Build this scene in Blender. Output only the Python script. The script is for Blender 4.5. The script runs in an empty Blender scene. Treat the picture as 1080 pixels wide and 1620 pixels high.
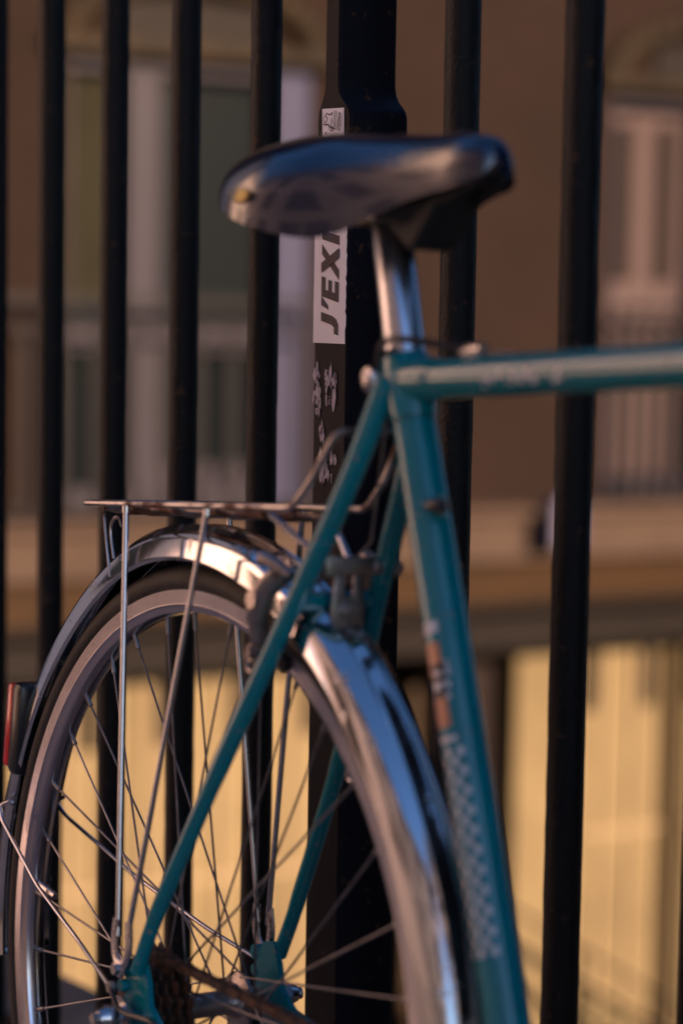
import bpy, math, random
from math import sin, cos, pi, radians, sqrt, atan2
from mathutils import Vector, Matrix, Euler

random.seed(7)
S = bpy.context.scene
COL = S.collection

# ------------------------------------------------------------------ camera
CAM = Vector((0.1018, -1.6464, 0.8728))
cd = bpy.data.cameras.new("camera")
cam = bpy.data.objects.new("camera", cd)
COL.objects.link(cam)
R3 = Matrix(((0.99986106, -0.01666937, 0.0), (0.00153346, 0.09197995, -0.99575968), (0.01659869, 0.99562132, 0.09199273)))
cam.matrix_world = Matrix.Translation(CAM) @ R3.to_4x4()
cd.sensor_fit = 'HORIZONTAL'
cd.sensor_width = 24.0
cd.lens = 24.0 * 3516.8 / 1080.0
cd.clip_start = 0.05
cd.clip_end = 3000
cd.dof.use_dof = True
cd.dof.focus_distance = 1.82
cd.dof.aperture_fstop = 2.9
cd.dof.aperture_blades = 0
S.camera = cam

# ------------------------------------------------------------------ sky, sun, exposure
SUN_AZ, SUN_EL = 140.0, 16.0          # azimuth clockwise from +Y, elevation
w = bpy.data.worlds.new("World"); S.world = w; w.use_nodes = True
wn = w.node_tree
sky = wn.nodes.new('ShaderNodeTexSky'); sky.sky_type = 'NISHITA'; sky.sun_disc = False
sky.sun_elevation = radians(SUN_EL); sky.sun_rotation = radians(SUN_AZ)
sky.dust_density = 1.0; sky.air_density = 1.0; sky.ozone_density = 6.0
wn.links.new(sky.outputs[0], wn.nodes['Background'].inputs[0])
wn.nodes['Background'].inputs[1].default_value = 0.05
sd = bpy.data.lights.new("sun", 'SUN'); so = bpy.data.objects.new("sun", sd); COL.objects.link(so)
sd.energy = 2.75; sd.angle = radians(0.6); sd.color = (1.0, 0.67, 0.46)
sdir = Vector((sin(radians(SUN_AZ)) * cos(radians(SUN_EL)), cos(radians(SUN_AZ)) * cos(radians(SUN_EL)), sin(radians(SUN_EL))))
so.rotation_euler = sdir.to_track_quat('Z', 'Y').to_euler()
S.view_settings.view_transform = 'Standard'
S.view_settings.look = 'None'
S.view_settings.exposure = 2.12
S.view_settings.gamma = 1.0
S.render.engine = 'CYCLES'
S.cycles.use_denoising = True
S.cycles.max_bounces = 8
S.cycles.caustics_reflective = False
S.cycles.caustics_refractive = False
S.cycles.sample_clamp_indirect = 6.0

# ------------------------------------------------------------------ materials
def mat(name, col, rough=0.5, metal=0.0, spec=0.5, coat=0.0, bump=0.0, bscale=60.0, var=0.0, vscale=20.0,
        col2=None, c2amt=0.5, c2scale=30.0, rvar=0.0, emit=None, stretch=None, detail=4.0, sharp=0.06):
    m = bpy.data.materials.new(name); m.use_nodes = True
    nt = m.node_tree; N = nt.nodes; L = nt.links
    b = N['Principled BSDF']
    b.inputs['Base Color'].default_value = (*col, 1); b.inputs['Roughness'].default_value = rough
    b.inputs['Metallic'].default_value = metal; b.inputs['Specular IOR Level'].default_value = spec
    b.inputs['Coat Weight'].default_value = coat; b.inputs['Coat Roughness'].default_value = 0.05
    tc = N.new('ShaderNodeTexCoord'); mp = N.new('ShaderNodeMapping')
    L.new(tc.outputs['Object'], mp.inputs[0])
    if stretch: mp.inputs['Scale'].default_value = stretch
    def noise(sc, det=detail):
        n = N.new('ShaderNodeTexNoise'); n.inputs['Scale'].default_value = sc; n.inputs['Detail'].default_value = det
        n.inputs['Roughness'].default_value = 0.65
        L.new(mp.outputs[0], n.inputs['Vector']); return n
    colout = None
    if var > 0:
        n = noise(vscale); r = N.new('ShaderNodeValToRGB')
        r.color_ramp.elements[0].position = .3; r.color_ramp.elements[1].position = .7
        r.color_ramp.elements[0].color = (*[c * (1 - var) for c in col], 1)
        r.color_ramp.elements[1].color = (*[min(1, c * (1 + var)) for c in col], 1)
        L.new(n.outputs[0], r.inputs[0]); colout = r.outputs[0]
    if col2:
        n = noise(c2scale, 6); r = N.new('ShaderNodeValToRGB')
        t = 1 - c2amt
        r.color_ramp.elements[0].position = max(0, .35 + .3 * t - sharp); r.color_ramp.elements[0].color = (0, 0, 0, 1)
        r.color_ramp.elements[1].position = min(1, .35 + .3 * t + sharp); r.color_ramp.elements[1].color = (1, 1, 1, 1)
        L.new(n.outputs[0], r.inputs[0])
        mx = N.new('ShaderNodeMixRGB'); L.new(r.outputs[0], mx.inputs[0])
        if colout: L.new(colout, mx.inputs[1])
        else: mx.inputs[1].default_value = (*col, 1)
        mx.inputs[2].default_value = (*col2, 1); colout = mx.outputs[0]
        if metal > 0:
            mm = N.new('ShaderNodeMath'); mm.operation = 'MULTIPLY_ADD'; mm.inputs[1].default_value = -metal * .8; mm.inputs[2].default_value = metal
            L.new(r.outputs[0], mm.inputs[0]); L.new(mm.outputs[0], b.inputs['Metallic'])
        ma = N.new('ShaderNodeMath'); ma.operation = 'MULTIPLY_ADD'; ma.inputs[1].default_value = max(0, .75 - rough); ma.inputs[2].default_value = rough
        L.new(r.outputs[0], ma.inputs[0]); L.new(ma.outputs[0], b.inputs['Roughness'])
    elif rvar > 0:
        n = noise(vscale * 1.7); ma = N.new('ShaderNodeMath'); ma.operation = 'MULTIPLY_ADD'
        ma.inputs[1].default_value = rvar; ma.inputs[2].default_value = rough - rvar * .5
        L.new(n.outputs[0], ma.inputs[0]); L.new(ma.outputs[0], b.inputs['Roughness'])
    if colout: L.new(colout, b.inputs['Base Color'])
    if bump > 0:
        n = noise(bscale, 5); bp = N.new('ShaderNodeBump'); bp.inputs['Strength'].default_value = 1.0
        bp.inputs['Distance'].default_value = bump
        L.new(n.outputs[0], bp.inputs['Height']); L.new(bp.outputs[0], b.inputs['Normal'])
    if emit:
        b.inputs['Emission Color'].default_value = (*emit[:3], 1); b.inputs['Emission Strength'].default_value = emit[3]
    return m

M = {}
M['teal'] = mat('teal_paint', (0.0002, 0.20, 0.255), .15, 0, .5, .3, bump=.0001, bscale=90, var=.12, vscale=9, col2=(.16, .18, .19), c2amt=.0, c2scale=110, sharp=.02)
M['teal_dark'] = mat('teal_paint_worn', (0.004, 0.08, 0.11), .4, 0, .5, .5, var=.25, vscale=30)
M['chrome'] = mat('fender_steel', (.72, .70, .72), .09, 1, bump=.00012, bscale=30, col2=(.34, .28, .25), c2amt=-.08, c2scale=40, sharp=.08)
M['post_alloy'] = mat('polished_alloy', (.75, .74, .78), .24, 1, rvar=.1, vscale=40, stretch=(1, 1, .1))
M['rack_steel'] = mat('rack_wire', (.50, .46, .46), .28, 1, col2=(.16, .07, .035), c2amt=.38, c2scale=28, bump=.0003, bscale=300)
M['rack_rust'] = mat('rack_wire_rusty', (.34, .26, .22), .4, .9, col2=(.17, .065, .03), c2amt=.65, c2scale=35, bump=.0004, bscale=300)
M['stay_steel'] = mat('stay_wire', (.62, .60, .64), .22, 1, rvar=.12, vscale=30)
M['spoke'] = mat('spoke_steel', (.28, .26, .27), .42, .9, var=.3, vscale=50)
M['tyre'] = mat('tyre_rubber', (.022, .019, .019), .62, 0, .4, var=.3, vscale=25, bump=.0006, bscale=220, col2=(.075, .06, .05), c2amt=.22, c2scale=16, sharp=.15)
M['alloy_dirty'] = mat('brake_alloy', (.40, .35, .34), .32, .92, col2=(.16, .11, .09), c2amt=.2, c2scale=60, bump=.0003, bscale=150)
M['bolt'] = mat('bolt_steel', (.55, .52, .54), .25, 1, col2=(.15, .09, .06), c2amt=.2, c2scale=120)
M['rubber'] = mat('black_rubber', (.015, .014, .015), .55, 0, .4, var=.2)
M['cable'] = mat('cable_housing', (.022, .014, .016), .35, 0, .5, coat=.3)
M['leather'] = mat('saddle_cover', (.004, .009, .035), .16, 0, .8, .8, bump=.00025, bscale=260, rvar=.14, vscale=18)
M['rust'] = mat('rusty_chain', (.13, .055, .03), .7, .3, col2=(.03, .018, .014), c2amt=.5, c2scale=150, bump=.0012, bscale=300)
M['lens'] = mat('red_lens', (.75, .010, .012), .15, 0, .6, .5)
M['lamp_case'] = mat('black_plastic', (.012, .012, .016), .3, 0, .5)
M['orange'] = mat('orange_decal', (.62, .25, .13), .4, 0, .5, .4, var=.15, vscale=60)
M['white_decal'] = mat('white_decal', (.72, .72, .78), .4, 0, .5, .4, col2=(.06, .18, .24), c2amt=.15, c2scale=150)
M['black_decal'] = mat('black_decal', (.02, .015, .025), .4, 0, .5, .4)
M['gold'] = mat('gold_metal', (.26, .21, .09), .35, 1, bump=.0004, bscale=200)
M['ink'] = mat('sticker_ink', (.035, .02, .03), .55, 0, .3, col2=(.09, .08, .10), c2amt=.35, c2scale=90, sharp=.12)
M['sticker'] = mat('sticker_paper', (.90, .87, .97), .5, 0, .3, var=.05, vscale=30)
M['torn'] = mat('torn_paper', (.55, .49, .56), .8, 0, .2, col2=(.10, .08, .10), c2amt=.42, c2scale=260, stretch=(1, 1, .45), sharp=.05)

# fence paint: black, knobbly, rust breaking through
def fence_mat(name, base, rough, rust, pb=.0006, spec=.2):
    m = mat(name, base, rough, 0, spec, 0, bump=pb, bscale=330, col2=(.07, .034, .02), c2amt=rust, c2scale=75, sharp=.03)
    return m
M['fence'] = fence_mat('fence_paint', (.0035, .0032, .0045), .32, .04, .0014, .25)
M['post'] = fence_mat('post_paint', (.008, .0075, .012), .55, .01, .0003, .1)

# rim: radial knurl on the brake track
def rim_mat():
    m = mat('rim_alloy', (.62, .57, .62), .2, 1, rvar=.15, vscale=30)
    nt = m.node_tree; N = nt.nodes; L = nt.links
    tc = N.new('ShaderNodeTexCoord'); sp = N.new('ShaderNodeSeparateXYZ'); L.new(tc.outputs['Object'], sp.inputs[0])
    at = N.new('ShaderNodeMath'); at.operation = 'ARCTAN2'; L.new(sp.outputs[2], at.inputs[0]); L.new(sp.outputs[0], at.inputs[1])
    mu = N.new('ShaderNodeMath'); mu.operation = 'MULTIPLY'; mu.inputs[1].default_value = 900; L.new(at.outputs[0], mu.inputs[0])
    si = N.new('ShaderNodeMath'); si.operation = 'SINE'; L.new(mu.outputs[0], si.inputs[0])
    # only beyond r=.3035
    ln = N.new('ShaderNodeVectorMath'); ln.operation = 'LENGTH'
    cb = N.new('ShaderNodeCombineXYZ'); L.new(sp.outputs[0], cb.inputs[0]); L.new(sp.outputs[2], cb.inputs[1]); L.new(cb.outputs[0], ln.inputs[0])
    m2 = N.new('ShaderNodeMath'); m2.operation = 'MULTIPLY'; m2.inputs[1].default_value = 2900; L.new(ln.outputs['Value'], m2.inputs[0])
    s2 = N.new('ShaderNodeMath'); s2.operation = 'SINE'; L.new(m2.outputs[0], s2.inputs[0])
    ad = N.new('ShaderNodeMath'); ad.operation = 'ADD'; L.new(si.outputs[0], ad.inputs[0]); ad.inputs[1].default_value = 0
    g = N.new('ShaderNodeMath'); g.operation = 'GREATER_THAN'; g.inputs[1].default_value = .3058; L.new(ln.outputs['Value'], g.inputs[0])
    ml = N.new('ShaderNodeMath'); ml.operation = 'MULTIPLY'; L.new(ad.outputs[0], ml.inputs[0]); L.new(g.outputs[0], ml.inputs[1])
    bp = N.new('ShaderNodeBump'); bp.inputs['Distance'].default_value = .00035; L.new(ml.outputs[0], bp.inputs['Height'])
    L.new(bp.outputs[0], N['Principled BSDF'].inputs['Normal'])
    return m
M['rim'] = rim_mat()

# building materials
def brick_mat(name, c1, c2, mortar, bw=.22, bh=.065):
    m = bpy.data.materials.new(name); m.use_nodes = True
    N = m.node_tree.nodes; L = m.node_tree.links; b = N['Principled BSDF']
    tc = N.new('ShaderNodeTexCoord'); sp = N.new('ShaderNodeSeparateXYZ'); cb = N.new('ShaderNodeCombineXYZ')
    L.new(tc.outputs['Object'], sp.inputs[0]); L.new(sp.outputs[0], cb.inputs[0]); L.new(sp.outputs[2], cb.inputs[1])
    br = N.new('ShaderNodeTexBrick'); L.new(cb.outputs[0], br.inputs['Vector'])
    br.inputs['Color1'].default_value = (*c1, 1); br.inputs['Color2'].default_value = (*c2, 1); br.inputs['Mortar'].default_value = (*mortar, 1)
    br.inputs['Scale'].default_value = 1; br.inputs['Brick Width'].default_value = bw; br.inputs['Row Height'].default_value = bh
    br.inputs['Mortar Size'].default_value = .008
    n = N.new('ShaderNodeTexNoise'); n.inputs['Scale'].default_value = 2.0; n.inputs['Detail'].default_value = 5
    L.new(cb.outputs[0], n.inputs['Vector'])
    mx = N.new('ShaderNodeMixRGB'); mx.blend_type = 'MULTIPLY'; mx.inputs[0].default_value = .5
    L.new(br.outputs[0], mx.inputs[1]); L.new(n.outputs[0], mx.inputs[2]); L.new(mx.outputs[0], b.inputs['Base Color'])
    b.inputs['Roughness'].default_value = .85; b.inputs['Specular IOR Level'].default_value = .15
    bp = N.new('ShaderNodeBump'); bp.inputs['Distance'].default_value = .004; L.new(br.outputs[1], bp.inputs['Height']); bp.invert = True
    L.new(bp.outputs[0], b.inputs['Normal'])
    return m
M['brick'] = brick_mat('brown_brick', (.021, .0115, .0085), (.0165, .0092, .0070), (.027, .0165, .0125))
M['ledge'] = mat('pale_stone', (0.0648, 0.0456, 0.0353), .8, var=.15, vscale=3, bump=.002, bscale=20, spec=.15)
M['ochre'] = mat('ochre_paint', (.030, .0145, .004), .6, var=.15, vscale=4, spec=.15)
M['brown_dark'] = mat('dark_brown_wood', (.0062, .0042, .0034), .6, var=.2, vscale=5, spec=.15)
M['plaster'] = mat('pink_plaster', (.92, .76, .70), .85, var=.08, vscale=.6, bump=.003, bscale=12)
M['plaster_grey'] = mat('grey_plaster', (.50, .45, .44), .85, var=.12, vscale=.6)
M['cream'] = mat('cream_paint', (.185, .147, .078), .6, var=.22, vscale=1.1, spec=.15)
M['rib_lit'] = mat('cream_rib_lit', (.30, .235, .14), .6, spec=.15)  # slat shading put into the colour: ribs lighter than the panels
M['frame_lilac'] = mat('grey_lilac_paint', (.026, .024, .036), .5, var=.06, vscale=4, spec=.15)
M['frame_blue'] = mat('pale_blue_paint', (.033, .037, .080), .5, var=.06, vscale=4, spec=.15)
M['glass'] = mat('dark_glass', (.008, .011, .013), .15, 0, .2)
M['curtain_green'] = mat('yellow_green_curtain', (.017, .0165, .010), .9, var=.35, vscale=3, stretch=(4, 1, .6), spec=.15)
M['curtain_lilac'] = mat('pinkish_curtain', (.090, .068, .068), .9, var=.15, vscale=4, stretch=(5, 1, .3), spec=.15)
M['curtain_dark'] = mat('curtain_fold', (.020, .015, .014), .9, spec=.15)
M['railing'] = mat('railing_iron', (.005, .0045, .007), .5, spec=.15)
M['gold_relief'] = mat('gilded_relief', (.013, .0075, .002), .6, var=.7, vscale=5, spec=.15)
M['shop_dark'] = mat('dark_interior', (.05, .032, .018), .8, var=.3, vscale=2)
M['asphalt'] = mat('asphalt', (.05, .048, .048), .85, var=.2, vscale=4, bump=.004, bscale=60)
M['road'] = mat('worn_road', (.20, .18, .17), .7, var=.2, vscale=3, bump=.003, bscale=50)
M['paving'] = mat('stone_paving', (.38, .33, .29), .8, var=.2, vscale=6, bump=.003, bscale=40)
M['stone_wall'] = mat('retaining_stone', (.22, .18, .14), .85, var=.3, vscale=4, bump=.006, bscale=14)
M['zinc'] = mat('zinc_roof', (.2, .22, .25), .5, var=.1)
M['leaf'] = mat('shrub_leaf', (.07, .08, .03), .6, var=.4, vscale=8)
M['box_pale'] = mat('pale_box', (.10, .10, .17), .5)

# ------------------------------------------------------------------ mesh helper
class MB:
    def __init__(s): s.v = []; s.f = []
    def add(s, vs, fs):
        o = len(s.v); s.v += [tuple(v) for v in vs]; s.f += [tuple(i + o for i in f) for f in fs]; return s
    def box(s, c, d, rot=None):
        c = Vector(c); vs = []
        for z in (-.5, .5):
            for x, y in ((-.5, -.5), (.5, -.5), (.5, .5), (-.5, .5)):
                p = Vector((x * d[0], y * d[1], z * d[2]))
                if rot is not None: p = rot @ p
                vs.append(c + p)
        return s.add(vs, [(3, 2, 1, 0), (4, 5, 6, 7), (0, 1, 5, 4), (1, 2, 6, 5), (2, 3, 7, 6), (3, 0, 4, 7)])
    def tube(s, pts, r, n=16, caps=True, closed=False, sx=1.0, nrm=None):
        """sweep a circle (or ellipse squeezed by sx along nrm) along pts"""
        P = [Vector(p) for p in pts]; k = len(P)
        rr = r if isinstance(r, (list, tuple)) else [r] * k
        T = []
        for i in range(k):
            if closed: t = P[(i + 1) % k] - P[i - 1]
            else: t = P[min(i + 1, k - 1)] - P[max(i - 1, 0)]
            T.append(t.normalized())
        u = Vector(nrm) if nrm is not None else (Vector((0, 1, 0)) if abs(T[0].y) < .9 else Vector((1, 0, 0)))
        vs = []
        for i in range(k):
            u = (u - T[i] * u.dot(T[i])).normalized(); b = T[i].cross(u)
            for j in range(n):
                a = 2 * pi * j / n
                vs.append(P[i] + (u * cos(a) * sx + b * sin(a)) * rr[i])
        fs = []
        for i in range(k if closed else k - 1):
            i2 = (i + 1) % k
            for j in range(n): fs.append((i * n + j, i * n + (j + 1) % n, i2 * n + (j + 1) % n, i2 * n + j))
        if caps and not closed:
            fs.append(tuple(range(n - 1, -1, -1))); fs.append(tuple((k - 1) * n + j for j in range(n)))
        return s.add(vs, fs)
    def ring(s, prof, n=160, a0=0., a1=2 * pi, closed_prof=True, cap=True, c=(0, 0, 0)):
        """revolve profile [(r,y)...] about bike Y axis; angle measured from +x to +z"""
        full = abs(a1 - a0 - 2 * pi) < 1e-6; k = len(prof); m = n if full else n + 1
        vs = []
        for i in range(m):
            a = a0 + (a1 - a0) * i / n
            for r, y in prof: vs.append((c[0] + r * cos(a), c[1] + y, c[2] + r * sin(a)))
        fs = []
        for i in range(n):
            i2 = (i + 1) % m if full else i + 1
            for j in range(k if closed_prof else k - 1):
                j2 = (j + 1) % k; fs.append((i * k + j, i * k + j2, i2 * k + j2, i2 * k + j))
        if not full and closed_prof and cap:
            fs.append(tuple(range(k))); fs.append(tuple(n * k + j for j in range(k - 1, -1, -1)))
        return s.add(vs, fs)
    def sphere(s, c, r, n=12, sc=(1, 1, 1)):
        vs = []; fs = []
        m = n // 2
        for i in range(m + 1):
            th = pi * i / m
            for j in range(n):
                ph = 2 * pi * j / n
                vs.append((c[0] + r * sc[0] * sin(th) * cos(ph), c[1] + r * sc[1] * sin(th) * sin(ph), c[2] + r * sc[2] * cos(th)))
        for i in range(m):
            for j in range(n): fs.append((i * n + j, (i + 1) * n + j, (i + 1) * n + (j + 1) % n, i * n + (j + 1) % n))
        return s.add(vs, fs)
    def prism(s, poly, to, h):
        """poly 2D list; to(x,y,z)->3D; thickness h"""
        k = len(poly)
        vs = [to(x, y, 0) for x, y in poly] + [to(x, y, h) for x, y in poly]
        fs = [tuple(range(k - 1, -1, -1)), tuple(range(k, 2 * k))] + [(i, (i + 1) % k, k + (i + 1) % k, k + i) for i in range(k)]
        return s.add(vs, fs)
    def build(s, name, m, parent=None, loc=(0, 0, 0), smooth=True, ang=38, bevel=0.0):
        me = bpy.data.meshes.new(name); me.from_pydata(s.v, [], s.f)
        import bmesh
        bm = bmesh.new(); bm.from_mesh(me)
        bmesh.ops.recalc_face_normals(bm, faces=bm.faces)
        if bevel > 0:
            es = [e for e in bm.edges if len(e.link_faces) == 2 and e.calc_face_angle(0) > radians(40)]
            bmesh.ops.bevel(bm, geom=es, offset=bevel, segments=2, profile=.5, affect='EDGES')
        bm.to_mesh(me); bm.free()
        if smooth:
            me.shade_smooth(); me.set_sharp_from_angle(angle=radians(ang))
        me.materials.append(m)
        o = bpy.data.objects.new(name, me); COL.objects.link(o); o.location = loc
        if parent: o.parent = parent
        return o

def smooth_path(pts, sub=8):
    P = [Vector(p) for p in pts]; P = [P[0] * 2 - P[1]] + P + [P[-1] * 2 - P[-2]]; out = []
    for i in range(1, len(P) - 2):
        for k in range(sub):
            t = k / sub
            out.append(.5 * ((2 * P[i]) + (-P[i - 1] + P[i + 1]) * t + (2 * P[i - 1] - 5 * P[i] + 4 * P[i + 1] - P[i + 2]) * t * t + (-P[i - 1] + 3 * P[i] - 3 * P[i + 1] + P[i + 2]) * t ** 3))
    out.append(P[-2]); return out

def rounded(pts, r=.01, sub=5):
    """polyline with rounded corners"""
    P = [Vector(p) for p in pts]; out = [P[0]]
    for i in range(1, len(P) - 1):
        a = (P[i - 1] - P[i]); b = (P[i + 1] - P[i]); q = min(r, a.length * .45, b.length * .45)
        A = P[i] + a.normalized() * q; B = P[i] + b.normalized() * q
        for k in range(sub + 1):
            t = k / sub; out.append((1 - t) ** 2 * A + 2 * t * (1 - t) * P[i] + t * t * B)
    out.append(P[-1]); return out

def empty(name, loc=(0, 0, 0), parent=None):
    o = bpy.data.objects.new(name, None); COL.objects.link(o); o.location = loc; o.empty_display_size = .1
    if parent: o.parent = parent
    return o
def tag(o, label=None, cat=None, group=None, kind=None):
    if label: o['label'] = label
    if cat: o['category'] = cat
    if group: o['group'] = group
    if kind: o['kind'] = kind
    return o

# ================================================================== BUILDING ACROSS THE STREET
FA = radians(28.0)
bld = empty('apartment_building', (0, 0, 0))
bld.location = (CAM.x, CAM.y + 11.0, 0); bld.rotation_euler = (0, 0, FA)
# local: x along facade (u), y into the building, z up
tag(bld, 'brown brick apartment building across the lower street with cream shopfront below', 'building')
def fbox(mb, u0, u1, z0, z1, y0, y1):
    return mb.box(((u0 + u1) / 2, (y0 + y1) / 2, (z0 + z1) / 2), (u1 - u0, y1 - y0, z1 - z0))
GL = -3.62            # lower street level
U0, U1, ZT = -5.2, 20.0, 9.2
# windows on a regular grid of bays; the two the photo shows are bays 0 and 1
bays = [(-1.455, -0.188), (1.552, 2.86), (4.6, 5.9), (7.6, 8.9), (10.6, 11.9), (13.6, 14.9), (16.6, 17.9), (-4.5, -3.25)]
wall = MB()
def wall_strip(z0, z1, holes):
    u = U0
    for a, b in sorted(holes):
        if a > u: fbox(wall, u, a, z0, z1, 0, .35)
        u = b
    fbox(wall, u, U1, z0, z1, 0, .35)
zr = [(-.12, 2.02), (2.95, 5.1), (6.1, 8.2)]
z = -.12
for (a, b) in zr:
    if a > z: wall_strip(z, a, [])
    wall_strip(a, b, bays); z = b
wall_strip(z, ZT, [])
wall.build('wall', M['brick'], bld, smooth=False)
inner = MB(); fbox(inner, U0, U1, GL, ZT, 1.2, 8.0); inner.build('inner_wall', M['shop_dark'], bld, smooth=False)
for ua in (U0, U1 - .3):
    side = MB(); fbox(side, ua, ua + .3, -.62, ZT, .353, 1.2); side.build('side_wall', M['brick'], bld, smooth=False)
rf = MB(); fbox(rf, U0 - .25, U1 + .25, ZT, ZT + .3, -.4, 8.2); fbox(rf, U0, U1, ZT + .3, ZT + 1.8, .5, 7.5)
rf.build('roof', M['zinc'], bld, smooth=False)
# ledge, ochre fascia, dark band over the shopfront
lg = MB(); fbox(lg, U0, U1, -.40, -.12, -.22, .35); fbox(lg, U0, U1, -.17, -.125, -.30, -.222); lg.build('ledge', M['ledge'], bld, smooth=False)
oc = MB(); fbox(oc, U0, U1, -.62, -.402, -.10, .35); fbox(oc, U0, U1, -.50, -.47, -.13, -.102); oc.build('fascia', M['ochre'], bld, smooth=False)
db = MB(); fbox(db, U0, U1, -.82, -.66, -.42, .35); fbox(db, U0, U1, -.658, -.622, -.16, .35); db.build('lintel_band', M['brown_dark'], bld, smooth=False)
# shop front: cream shutter panels with ribs, piers, dark openings
sf = [(-5.2, -3.9, 0), (-3.8, -.05, 1), (.74, 1.0, 2), (1.03, 1.30, 3), (1.42, 2.0, 1), (2.12, 4.4, 1), (4.6, 5.1, 3), (5.2, 8.6, 1), (9.0, 9.5, 3), (9.8, 14, 1), (14.2, 19.9, 1)]
for (a, b, k) in sf:
    p = MB()
    if k == 1:
        fbox(p, a, b, GL, -.822, .02, .30)
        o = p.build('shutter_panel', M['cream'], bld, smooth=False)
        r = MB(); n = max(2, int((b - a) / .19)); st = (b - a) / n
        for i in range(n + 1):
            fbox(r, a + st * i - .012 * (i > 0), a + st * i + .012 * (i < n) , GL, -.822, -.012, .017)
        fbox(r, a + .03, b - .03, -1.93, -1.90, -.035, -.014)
        r.build('shutter_rib', M['rib_lit'], o, smooth=False)
        for i in range(n):
            if i % 2 == 0:
                sl = MB(); fbox(sl, a + st * (i + .3), a + st * (i + .72), -1.25, -.93, .004, .018); sl.build('vent_slot', M['brown_dark'], o, smooth=False)
    elif k == 0:
        fbox(p, a, b, GL, -.822, .02, .3); p.build('shop_pier', M['ledge'], bld, smooth=False)
    elif k == 2:
        fbox(p, a, b, GL, -.822, .14, .3); p.build('shop_pier', M['curtain_dark'], bld, smooth=False)
    else:
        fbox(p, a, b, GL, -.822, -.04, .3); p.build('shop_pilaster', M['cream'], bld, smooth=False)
# windows
def window(u0, u1, z0, z1, style):
    fr = MB()
    f = .115
    fbox(fr, u0, u0 + (.03 if style == 0 else .06), z0, z1, .05, .20)
    m = u0 + (u1 - u0) * .32 if style == 0 else (u0 + u1) / 2
    fbox(fr, m - (.085 if style == 0 else .04), m + (.085 if style == 0 else .04), z0, z1, .06, .20)
    fbox(fr, u0, u1, z1 - .07, z1, .045, .21); fbox(fr, u0, u1, z0, z0 + .12, .045, .21)
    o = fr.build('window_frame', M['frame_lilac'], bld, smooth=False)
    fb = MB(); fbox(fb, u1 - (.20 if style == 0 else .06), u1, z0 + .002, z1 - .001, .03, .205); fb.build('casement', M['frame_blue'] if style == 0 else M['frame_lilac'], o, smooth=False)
    tr = MB(); fbox(tr, u0 + .02, u1 - .02, z0 + .77, z0 + .90, .052, .16)
    if style == 0: tr.build('transom', M['frame_lilac'], o, smooth=False)
    g = MB(); fbox(g, u0 + .01, u1 - .01, z0 + .01, z1 - .01, .17, .18)
    if style == 0:
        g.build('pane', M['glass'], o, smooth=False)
        c = MB(); fbox(c, u0 + .035, m - .087, z0 + 1.0, z1 - .10, .155, .165); c.build('curtain', M['curtain_green'], o, smooth=False)
        s = MB(); fbox(s, m + .09, u1 - .205, z0 + .125, z0 + .22, .15, .168); s.build('sill_board', M['frame_lilac'], o, smooth=False)
    else:
        c = MB(); nf = 40
        vs = []
        for i in range(nf + 1):
            u = u0 + .06 + (u1 - u0 - .12) * i / nf; y = .15 + .012 * sin(i * 1.7)
            vs += [(u, y, z0 + .1), (u, y, z1 - .07), (u, y + .01, z0 + .1), (u, y + .01, z1 - .07)]
        fs = []
        for i in range(nf):
            a = i * 4; b = a + 4; fs += [(a, b, b + 1, a + 1), (a + 2, a + 3, b + 3, b + 2), (a + 1, b + 1, b + 3, a + 3), (a, a + 2, b + 2, b)]
        c.add(vs, fs); c.build('curtain', M['curtain_lilac'], o)
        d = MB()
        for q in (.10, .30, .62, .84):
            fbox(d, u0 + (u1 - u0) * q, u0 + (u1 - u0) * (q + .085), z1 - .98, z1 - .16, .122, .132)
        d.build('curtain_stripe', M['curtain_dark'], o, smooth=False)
    # gilded relief arch above
    ar = MB(); um = (u0 + u1) / 2; hw = (u1 - u0) / 2 + .08; n = 18
    for i in range(n):
        a0 = pi * i / n; a1 = pi * (i + 1) / n
        c0 = (um + cos((a0 + a1) / 2) * hw * .9, -.05, z1 + .06 + sin((a0 + a1) / 2) * .30)
        ar.sphere(c0, .085, 8, (1.2, .6, .8))
    fbox(ar, u0 - .12, u1 + .12, z1 + .0, z1 + .07, -.09, -.001)
    o2 = ar.build('relief_arch', M['gold_relief'], bld)
    t = MB(); fbox(t, um - hw * .55, um + hw * .55, z1 + .075, z1 + .26, -.03, -.001); t.build('tympanum', M['brown_dark'], o2, smooth=False)
def railing(u0, u1, z0, z1, gap=.10):
    r = MB(); fbox(r, u0, u1, z1 - .035, z1, -.22, -.18); fbox(r, u0, u1, z0 + .03, z0 + .055, -.215, -.185)
    fbox(r, u0, u1, z1 - .15, z1 - .13, -.21, -.19); fbox(r, u0, u0 + .03, z0, z1 - .036, -.215, -.186); fbox(r, u1 - .03, u1, z0, z1 - .036, -.215, -.186)
    n = int((u1 - u0) / gap)
    for i in range(1, n):
        u = u0 + (u1 - u0) * i / n; fbox(r, u - .017, u + .017, z0 + .056, z1 - .151, -.208, -.192)
        r.tube([(u + .022 * cos(a), -.2, z1 - .088 + .022 * sin(a)) for a in [2 * pi * k / 10 for k in range(10)]], .008, 6, closed=True)
    r.build('balcony_railing', M['railing'], bld, smooth=False)
for fi, (a, b) in enumerate(zr):
    for bi, (u0, u1) in enumerate(bays):
        window(u0, u1, a, b + (.0), 0 if bi in (0, 3, 5) else 1)
        if not (fi == 0 and bi == 0): railing(u0 - .06 if bi != 0 else u0, u1 + .06, a + .005, a + 1.03)
# low railing of the left window
railing(-1.9, -.19, -.118, .90, .17)
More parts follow.
